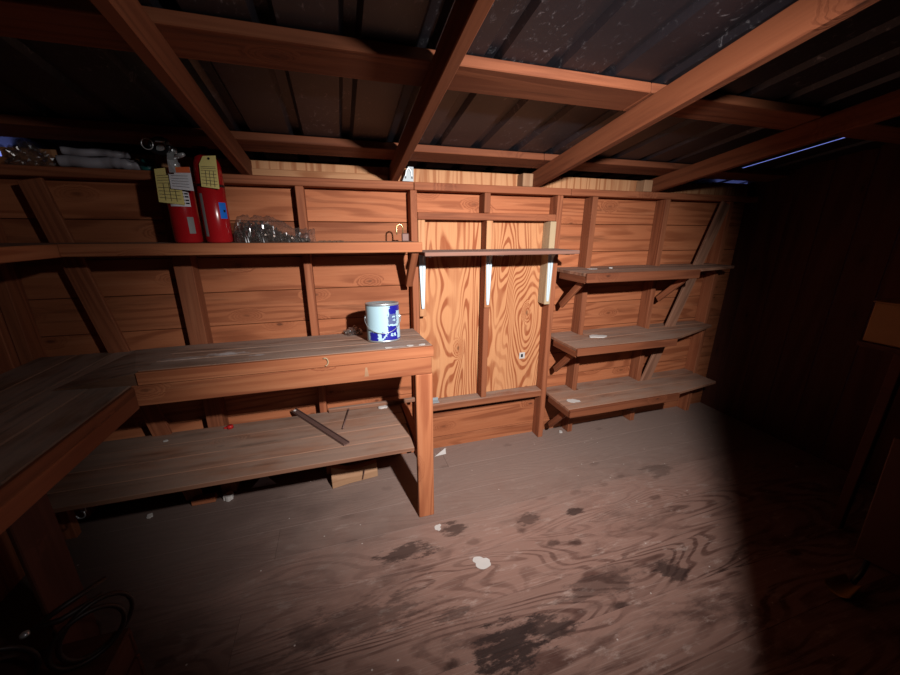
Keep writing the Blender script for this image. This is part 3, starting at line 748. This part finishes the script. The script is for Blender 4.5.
for i in range(NX+1):
    s = i/NX; x = bx0-.012+(bx1-bx0+.026)*s; h = lump(s)+.008; yw = .074*(math.sin(PI*min(1, max(.02, s*.9+.06)))**.35)
    row = []
    for j in range(NA):
        a = 2*PI*j/NA; ca, sa = math.cos(a), math.sin(a)
        yy = byc+yw*ca; zz = ZS+.0006+(h*(max(0, sa)**.8) if sa > 0 else 0)
        nz = noise.noise(Vector((x*42, yy*42, zz*42)))*.013+abs(noise.noise(Vector((x*75, yy*55, zz*75))))*.010
        p = Vector((x+nz*.5, yy+nz*ca, max(ZS+.0004, zz+nz*max(0, sa))))
        row.append(bm.verts.new(p))
    rows.append(row)
for a, b in zip(rows, rows[1:]):
    for j in range(NA): bm.faces.new((a[j], b[j], b[(j+1) % NA], a[(j+1) % NA]))
bm.faces.new(rows[0]); bm.faces.new(rows[-1][::-1])
bmesh.ops.recalc_face_normals(bm, faces=bm.faces[:])
tag(link('plastic_bag', bm, M_CLEAR), 'clear crinkled plastic bag full of screws right of the extinguishers', 'bag')
bm = bmesh.new()
for k in range(90):
    p = Vector((random.uniform(-.09, .04), random.uniform(1.90, 2.04), ZS)); s = random.uniform(.002, .005)
    box_bm(p.x-s, p.x+s, p.y-s*.6, p.y+s*.6, ZS-.0005, ZS+s, 0, bm)
tag(link('wood_crumbs', bm, M_CRUMB), 'dark crumbs scattered on the long shelf beside the bag', 'debris', kind='stuff')

# ---- padlock
t = thing('padlock', 'small open padlock with brass shackle and dark body on long shelf', 'padlock', (.352, 1.97, ZS))
px, py = .352, 1.965
link('lock_body', box_bm(px-.019, px+.019, py-.010, py+.010, ZS, ZS+.042, .004), M_DKMET, t)
pts = [(px-.012, py, ZS+.038), (px-.012, py, ZS+.060)]
cx = px-.029
for k in range(13):
    a = PI*k/12; pts.append((cx+.017*math.cos(a), py-.004, ZS+.068+.018*math.sin(a)))
pts += [(cx-.017, py-.006, ZS+.05), (cx-.017, py-.006, ZS+.035)]
link('shackle', tube(pts, .0038, 10), M_BRASS, t, smooth=True)

# ---- paint can
cr, chh = .0835, .192
CC = Vector((.194, 1.796, zb(1.796)+.0012)); ZB = CC.z
t = thing('paint_can', 'pale blue and white paint can with navy label print on workbench', 'paint can', CC)
link('can_body', lathe([(0, .003), (cr-.004, .003), (cr-.001, 0), (cr+.0012, .002), (cr+.0012, .006), (cr-.001, .008), (cr-.001, chh-.010), (cr+.0012, chh-.008), (cr+.0018, chh-.002), (cr, chh), (cr-.004, chh), (cr-.006, chh-.006), (cr-.010, chh-.007)], CC, 56), M_STEEL, t, smooth=True)
link('lid', lathe([(cr-.0105, chh-.009), (cr-.011, chh-.003), (cr-.014, chh-.002), (cr-.016, chh-.008), (0, chh-.008)], CC, 48), M_STEEL, t, smooth=True)
# label: one shell, printed areas as faces of different colour
bm = bmesh.new(); NA, NZ = 220, 64
face_dir = math.atan2(0-CC.y, 0-CC.x)
R = cr+.0006; rows = []
for j in range(NZ+1): rows.append([bm.verts.new((CC.x+R*math.cos(2*PI*i/NA), CC.y+R*math.sin(2*PI*i/NA), ZB+.009+(chh-.021)*j/NZ)) for i in range(NA)])
def label_colour(s, t_, jit):
    s += jit*.035; t_ += jit*.02
    if s < 0 or s > 1: return 0
    if s > .90: return 1 if t_ < .16 else (0 if t_ < .97 else 1)
    if t_ < .24 and s > .70-.02*math.sin(t_*9): return 1
    if .24 <= t_ < .54 and s > .655: 
        return 0 if (.30 < t_ < .44 and .78 < s < .86 and math.sin(t_*60+s*25) > -.2) else 2
    if .54 <= t_ and s > .635:
        if .54 <= t_ < .575+.1*(s-.64): return 0
        if .80 < t_ < .88 and .70 < s < .86 and math.sin(s*70) > -.3: return 0
        return 1
    if t_ > .76:
        if s < .10: return 0
        if s < .33: return 1
        if s < .44: return 0
        if s < .64: return 0 if abs((s-.44)*1.2-(1-t_)) < .03 else 1
    if t_ > .70 and s < .3: return 0
    return 0
for j in range(NZ):
    for i in range(NA):
        f = bm.faces.new((rows[j][i], rows[j][(i+1) % NA], rows[j+1][(i+1) % NA], rows[j+1][i]))
        a = 2*PI*(i+.5)/NA-face_dir; a = (a+PI) % (2*PI)-PI
        tt = 1-(j+.5)/NZ
        if abs(a) < PI/2: s = .5+.5*math.sin(a); f.material_index = label_colour(s, tt, noise.noise(Vector((i*.35, j*.35, 3))))
        else: f.material_index = 1 if abs(a) > 2.2 else 0
link('can_label', bm, [M_LABEL, M_NAVY, M_SLATE], t, smooth=True)
fx, fy = math.cos(face_dir), math.sin(face_dir); sxx, syy = -fy, fx   # s axis (towards the right in view)
for sgn in (-1, 1):
    p = CC+Vector((sxx*sgn*(cr+.001), syy*sgn*(cr+.001), chh*.62))
    link('bail_ear', tube([p-Vector((sxx*sgn, syy*sgn, 0))*.002, p+Vector((sxx*sgn, syy*sgn, 0))*.004], .011, 16), M_STEEL, t)
pts = []
for k in range(33):
    a = PI*k/32; ang = math.cos(a)
    rr = cr+.0045+.010*math.sin(a)*.2
    th = (a-PI/2)
    d = Vector((math.cos(face_dir-th), math.sin(face_dir-th), 0))
    pts.append(CC+d*(cr+.0075)+Vector((0, 0, chh*.62-.072*math.sin(a))))
link('bail_handle', tube(pts, .0017, 8), M_STEEL, t, smooth=True)

# ---- crumpled clear wrapper beside the can
def crumple(name, c, sx_, sy_, sz_, mat, label, cat, seed, sub_=4, amp=.45):
    bm = bmesh.new(); bmesh.ops.create_icosphere(bm, subdivisions=sub_, radius=1)
    for v in bm.verts:
        d = v.co.normalized(); n = noise.noise(d*2.3+Vector((seed, 0, 0)))*amp+abs(noise.noise(d*6+Vector((0, seed, 0))))*amp*.7
        q = d*(.75+n); v.co = Vector((c[0]+q.x*sx_, c[1]+q.y*sy_, c[2]+max(0, q.z*.9+.35)*sz_))
    return tag(link(name, bm, mat), label, cat)
t.rotation_euler.x = -math.atan(BS)
g = on_bench(353, 334); ZB = g.z+.006
crumple('plastic_wrapper', (g.x+.005, g.y-.01, ZB), .048, .05, .030, M_CLEAR, 'small crumpled clear plastic wrapper left of the paint can', 'wrapper', 4.2, 4, .6)
bm = bmesh.new()
for k in range(26):
    p = Vector((g.x+random.uniform(-.045, .05), g.y+random.uniform(-.03, .04), ZB)); s = random.uniform(.004, .011)
    bm2 = box_bm(-s, s, -s*.6, s*.6, -s*.4, s*.4, 0); mt = Matrix.Rotation(random.uniform(0, 3), 3, 'Z')@Matrix.Rotation(random.uniform(-.6, .6), 3, 'X')
    for v in bm2.verts: v.co = mt@v.co+p+Vector((0, 0, s*.9))
    for v in bm2.verts: v.co.z = max(v.co.z, ZB)
    me = bpy.data.meshes.new('t'); bm2.to_mesh(me); bm2.free(); bm.from_mesh(me); bpy.data.meshes.remove(me)
tag(link('metal_scraps', bm, M_SCREW), 'little metal scraps inside the wrapper left of the can', 'debris', kind='stuff')

# ---- scraps: irregular flakes
def flake(name, c, rad, mat, label, cat, seed, th=.0012, stretch=1.0, rot=0, n=18, fold=0.0, group=None):
    bm = bmesh.new(); rnd_ = random.Random(seed); vs = []; n = 36; hm = [(m, .34/m*rnd_.uniform(.5, 1.3), rnd_.uniform(0, 6.28)) for m in (1, 2, 3, 5, 8)]
    for k in range(n):
        a = 2*PI*k/n; rr = rad*(.8+sum(am*math.sin(m*a+ph) for m, am, ph in hm)); x, y = rr*math.cos(a)*stretch, rr*math.sin(a)
        x, y = x*math.cos(rot)-y*math.sin(rot), x*math.sin(rot)+y*math.cos(rot)
        vs.append((c[0]+x, c[1]+y, c[2]+.0004+fold*rad*max(0, math.sin(a))))
    f = bm.faces.new([bm.verts.new(v) for v in vs]); e = bmesh.ops.extrude_face_region(bm, geom=[f])
    for v in e['geom']:
        if isinstance(v, bmesh.types.BMVert): v.co.z += th
    bmesh.ops.triangulate(bm, faces=[f for f in bm.faces if len(f.verts) > 4])
    bmesh.ops.recalc_face_normals(bm, faces=bm.faces[:])
    return tag(link(name, bm, mat), label, cat, group)
flake('paper_scrap', ground(482, 561), .036, M_PAPER, 'ragged white scrap stuck to the middle of the floor', 'scrap', 3, stretch=1.5, rot=-.2, n=22)
p = ground(440, 454); tag(card('paper_scrap', [p+Vector((-.045, -.02, .001)), p+Vector((.04, -.012, .001)), p+Vector((.045, .02, .028))], M_PAPER, None), 'small white triangle of paper at the wall beside the bench leg', 'scrap')
p = ground(265, 483); tag(card('paper_scrap', [p+Vector((-.07, -.03, .001)), p+Vector((.07, -.03, .001)), p+Vector((.0, .02, .055))], M_GREYP, None), 'grey folded triangle standing on the floor under the lower shelf', 'scrap')
flake('paint_flake', ground(439, 527), .022, M_PAPER, 'pale round flake on the floor in front of the bench leg', 'flake', 5)
flake('litter_bit', ground(150, 517), .018, M_PAPER, 'pale bit of litter on the dark floor at far left', 'flake', 8, th=.008)
flake('paint_flake', ground(560, 432), .016, M_PAPER, 'pale crumb on the floor beside the right window post', 'flake', 9, th=.008)
flake('paper_scrap', (at(598, 331, 1.98).x, 1.985, .796), .040, M_PAPER, 'white paper scrap on the middle right shelf', 'scrap', 11, th=.006, stretch=1.6)
flake('paint_flake', (1.50, 1.90, .367), .035, M_PAPER, 'white dusty flake on the lowest right shelf', 'flake', 12, stretch=1.4, rot=-.5)
flake('paint_flake', (1.60, 2.0, 1.263), .03, M_PAPER, 'thin pale flake on the highest right shelf at the first stud', 'flake', 13, stretch=1.8)
flake('paint_flake', (1.74, 2.0, 1.263), .018, M_PAPER, 'pale curled flake on the highest right shelf right of the first stud', 'flake', 14, th=.006)
pts = []
for k in range(12):
    a = -1.6+3.6*k/11; q = at(325, 362, 1.546); pts.append(q+Vector((.013*math.cos(a), 0, .018*math.sin(a))))
tag(link('wood_curl', tube(pts, .0026, 8), M_CREAM, smooth=True), 'pale curled shaving on the bench front edging', 'shaving')
q = at(366.5, 372, 1.5545)
tag(card('paint_run', [q+Vector((-.004, 0, .022)), q+Vector((.004, 0, .022)), q+Vector((.010, 0, -.022)), q+Vector((-.010, 0, -.022))], M_PALE, None, .0006), 'pale paint run down the bench apron below the can', 'paint mark')
for i, (u, v) in enumerate(((388, 350), (411, 347.5), (423, 346.5))):
    q = on_bench(u, v); q.y = max(q.y, 1.59); flake('paint_flake', (q.x, q.y, zb(q.y)+.0012), .012, M_PAPER, ['pale paint flake on the bench edge below the can', 'pale paint flake on the bench edge right of the can', 'pale paint flake at the right corner of the bench top'][i], 'flake', 30+i, stretch=1.8)

# ---- lower shelf things
ZL = .4478
def onL(u, v): return ground(u, v, .447)
A = onL(294, 411); B = onL(347, 445); A.z = B.z = ZL
t = thing('metal_strip', 'long dark grooved metal strip lying across the lower shelf', 'metal strip', A)
B.y = max(B.y, 1.60)
d = (B-A).normalized(); s = Vector((-d.y, d.x, 0))
beam('strip_base', A+Vector((0, 0, .003)), B+Vector((0, 0, .003)), .036, .004, s, M_DKMET, t, .001)
for sg in (-1, 1): beam('strip_lip', A+s*sg*.015+Vector((0, 0, .0095)), B+s*sg*.015+Vector((0, 0, .0095)), .004, .008, s, M_DKMET, t, .0008)
q = A+d*.012+Vector((0, 0, .007)); k = link('end_screw', lathe([(0, 0), (.008, 0), (.008, .003), (.004, .006), (0, .006)], q-Vector((0, 0, .001)), 14), M_PAPER, t); tag(k, 'bright screw head at one end')
A = onL(343, 430); B = onL(348.5, 411); A.z = B.z = ZL+.0085
t = thing('metal_rod', 'thin dark rod lying beside the metal strip on the lower shelf', 'rod', A)
link('rod_shaft', tube([A, B], .0038, 10), M_DKMET, t, smooth=True)
d = (B-A).normalized(); link('rod_head', tube([B-d*.004, B+d*.006], .0078, 10), M_DKMET, t)
q = onL(229.5, 424); q.y = 2.03; q.x = -.648
t = thing('bottle_cap', 'small red plastic cap at the back of the lower shelf', 'cap', (q.x, q.y, ZL))
link('cap_shell', lathe([(0, .016), (.013, .016), (.015, .013), (.017, 0), (.012, 0)], (q.x, q.y, ZL), 22), M_REDP, t, smooth=True)
link('cap_tab', box_bm(q.x-.030, q.x-.012, q.y-.007, q.y+.007, ZL, ZL+.008, .002), M_REDP, t)
flake('paper_scrap', (.20, 2.02, .4478), .016, M_PAPER, 'small white scrap at the back right corner of the lower shelf', 'scrap', 17, th=.01, stretch=1.7)
flake('litter_bit', (-.93, 1.98, .4478), .011, M_PAPER, 'tiny pale bit on the dim left end of the lower shelf', 'flake', 18, th=.004)

# ---- floor things
def wood_block():
    t = thing('wood_offcut', 'split wooden offcut with sawn end lying under the lower shelf', 'wood block', (0, 2.0, 0))
    prof = [(-.145, 0, .13), (-.06, 0, .085), (0, 0, .075), (.06, 0, .080), (.13, 0, .085)]
    bm = bmesh.new(); rows = []
    for (x, z0, h) in prof:
        yb = .055 if x < -.1 else .045
        rows.append([bm.verts.new((x+.0, 2.0+a*yb+x*.12, z)) for a, z in ((-1, .0), (-1, h*.55), (-.35, h), (.8, h*.9), (1, 0))])
    for a, b in zip(rows, rows[1:]):
        for k in range(5): bm.faces.new((a[k], a[(k+1) % 5], b[(k+1) % 5], b[k]))
    bm.faces.new(rows[0]); bm.faces.new(rows[-1][::-1])
    bmesh.ops.recalc_face_normals(bm, faces=bm.faces[:])
    bmesh.ops.bevel(bm, geom=bm.edges[:], offset=.003, segments=1, affect='EDGES')
    link('offcut_body', bm, M_PALE, t)
    link('nail', tube([(.035, 1.945, .02), (.05, 1.945, .085)], .003, 8), M_DKMET, t)
wood_block()
p = at(440, 400, 2.115)
t = thing('tie_clip', 'small grey metal clip lying on the left end of the sill', 'clip', (.552, 2.10, .398))
link('clip_base', box_bm(.505, .570, 2.085, 2.125, .3975, .402, .001), M_TIE, t)
link('clip_flange', box_bm(.505, .570, 2.121, 2.125, .402, .420, .001), M_TIE, t)
t = thing('cover_plate', 'small white plate with dark slot on the right plywood panel', 'plate', (1.195, 2.147, .63))
q = at(522, 355.5, 2.147)
link('plate_body', box_bm(q.x-.022, q.x+.022, 2.145, 2.1488, q.z-.023, q.z+.023, .0012), M_PAPER, t)
link('dark_slot', box_bm(q.x-.010, q.x+.006, 2.1442, 2.1449, q.z-.012, q.z+.012, 0), M_INKB, t)
# hanging hook at far left under the lower shelf
t = thing('hanging_hook', 'dull grey hooked strap hanging below the left end of lower shelf', 'hook', (-1.11, 1.64, .42))
link('hook_strap', box_bm(-1.13, -1.112, 1.638, 1.644, .35, .4235, .001), M_STEEL, t)
pts = [(-1.121, 1.641, .352)]+[(-1.136+.015*math.cos(a), 1.641, .335-.016*math.sin(a)) for a in [k*PI/10 for k in range(11)]]
link('hook_bend', tube(pts, .003, 8), M_STEEL, t, smooth=True)
q = ground(215, 492)
t = thing('wood_scrap', 'brown scrap of wood by the wall under the lower shelf', 'wood scrap', (q.x, 2.04, 0))
link('scrap_body', box_bm(q.x-.09, q.x+.03, 2.01, 2.055, 0, .035, .004), M_STUD, t)
flake('litter_bit', (q.x+.09, 2.02, 0), .03, M_PAPER, 'pale crumpled litter beside the wood scrap under the lower shelf', 'flake', 41, th=.03)
flake('litter_bit', ground(797, 467), .010, M_PAPER, 'tiny pale flake set as a glint on the dark right floor', 'flake', 42, th=.004)  # pale flake takes the place of a small glint

# ---- top of the wall, far left: stored plastic on the plate
ZP = 1.7555
crumple('plastic_bag', (-1.215, 2.11, ZP), .075, .045, .075, M_CLEAR, 'crumpled clear plastic bag on the top plate at far left', 'bag', 9.1, 4, .55)
t = thing('folded_sheet', 'long folded grey plastic sheet on the top plate left of extinguishers', 'plastic sheet', (-.97, 2.11, ZP))
for k, (xa, xb, zz, rr) in enumerate(((-1.12, -.83, .026, .026), (-1.10, -.86, .066, .018))):
    pts = [(xa+(xb-xa)*i/40, 2.112+.006*math.sin(i*.35), ZP+zz+.003*math.sin(i*.3+k)) for i in range(41)]
    link('sheet_fold', tube(pts, [rr*(.9-.22*max(0, math.sin(i*1.25+k))**3*(1 if i > 26 else .15)) for i in range(41)], 14), M_GREYP, t, smooth=True)
t = thing('teal_cap', 'dark teal plastic cap on the top plate behind extinguisher valve', 'cap', (-.80, 2.11, ZP))
link('cap_body', lathe([(0, 0), (.028, 0), (.030, .01), (.026, .04), (.02, .05), (0, .05)], (-.795, 2.112, ZP), 24), M_TEAL, t, smooth=True)
link('cap_ridge', lathe([(.0295, .012), (.0325, .014), (.0325, .018), (.0295, .020)], (-.795, 2.112, ZP), 24), M_TEAL, t)

# ---- dark corner, lower left: crate with coiled hose and tool
t = thing('storage_crate', 'dark low wooden crate in the lower left corner', 'crate', (-.86,.92,0))
for z0 in (.0, .10, .20):
    board('slat', -1.06, -.72, .745, .76, z0, z0+.085, M_SHADEW, t); board('slat', -1.06, -.72, 1.06, 1.075, z0, z0+.085, M_SHADEW, t)
    board('slat', -1.06, -1.045, .762, 1.058, z0, z0+.085, M_SHADEW, t, 'y'); board('slat', -.735, -.72, .762, 1.058, z0, z0+.085, M_SHADEW, t, 'y')
board('crate_lid', -1.06, -.72, .745, 1.075, .2865, .30, M_SHADEW, t)
t = thing('hose_coil', 'coil of dark reddish hose on the crate at lower left', 'hose', (-.80, .95, .301))
for j, (cx_, cy_, cz_, rr, til) in enumerate(((-.755, 1.02, .395, .082, .25), (-.765, .995, .392, .078, .1), (-.94, .93, .40, .088, -.2))):
    pts = []
    for k in range(36):
        a = 2*PI*k/36; v = Vector((math.cos(a)*rr, 0, math.sin(a)*rr)); v = Matrix.Rotation(.6+til, 3, 'Z')@v
        pts.append(Vector((cx_, cy_, cz_))+v)
    link('hose_loop', tube(pts, .0065, 10, closed=True), M_RUBBER, t, smooth=True)
link('hose_coupling', tube([(-.72, .90, .313), (-.69, .91, .314)], .011, 14), M_STEEL, t)
t = thing('hand_shears', 'pair of dull metal shear handles lying over the hose coil', 'shears', (-.84,1.0,.42))
a0 = Vector((-.865, .985, .475))
link('handle', tube([a0, a0+Vector((.05, .03, .018)), a0+Vector((.12, .10, .022))], [.006, .008, .007], 10), M_RUBBER, t, smooth=True)
link('handle', tube([a0, a0+Vector((.05, .02, -.012)), a0+Vector((.12, .07, -.006))], [.006, .008, .007], 10), M_RUBBER, t, smooth=True)
link('pivot_bolt', lathe([(0, 0), (.010, 0), (.010, .006), (.006, .010), (0, .010)], a0+Vector((-.005, -.012, -.002)), 16), M_CHROME, t, smooth=True)

# ---- dim things at the right edge
t = thing('cardboard_box', 'dim tan box on the dark post at the right edge', 'box', (2.2, .84, 1.03))
link('box_body', box_bm(2.17, 2.42, .72, .90, 1.045, 1.215, .003), M_TAN, t)
link('box_flap', box_bm(2.165, 2.42, .72, .905, 1.216, 1.221, .001), M_TAN, t)
t = thing('stand', 'dark upright stand carrying the tan box at the right edge', 'stand', (2.3, .8, 0))
board('stand_shelf', 2.16, 2.55, .66, .91, 1.02, 1.044, M_SHADEW, t)
board('stand_post', 2.40, 2.44, .70, .74, 0, 1.0195, M_SHADEW, t, 'z'); board('stand_post', 2.40, 2.44, .84, .88, 0, 1.0195, M_SHADEW, t, 'z')
board('stand_foot', 2.2, 2.6, .70, .88, -.0, .0, M_SHADEW, t) if False else None
beam_o = tag(beam('leaning_board', (2.30, .615, .012), (2.36, .655, .62), .22, .02, (.35, -1, 0), M_BROWNP), 'dark brown board leaning in shadow at the right edge', 'board')
t = thing('dust_scoop', 'curved ochre scoop on the dark floor at the lower right edge', 'scoop', (1.98, .60, 0))
bm = bmesh.new(); rows = []
for i in range(9):
    s = i/8; rows.append([bm.verts.new((1.93+.12*s, .62+.09*(j/8-.5)*(1.0-.35*s), .002+.03*(abs(j/8-.5)*2)**2+.01*s)) for j in range(9)])
for a, b in zip(rows, rows[1:]):
    for j in range(8): bm.faces.new((a[j], b[j], b[j+1], a[j+1]))
e = bmesh.ops.extrude_face_region(bm, geom=bm.faces[:])
for v in e['geom']:
    if isinstance(v, bmesh.types.BMVert): v.co.z += .004
bmesh.ops.recalc_face_normals(bm, faces=bm.faces[:])
link('scoop_pan', bm, M_OCHRE, t, smooth=True)
link('scoop_handle', tube([(2.05, .62, .024), (2.10, .625, .05), (2.13, .63, .11)], .010, 10), M_BLACK, t, smooth=True)
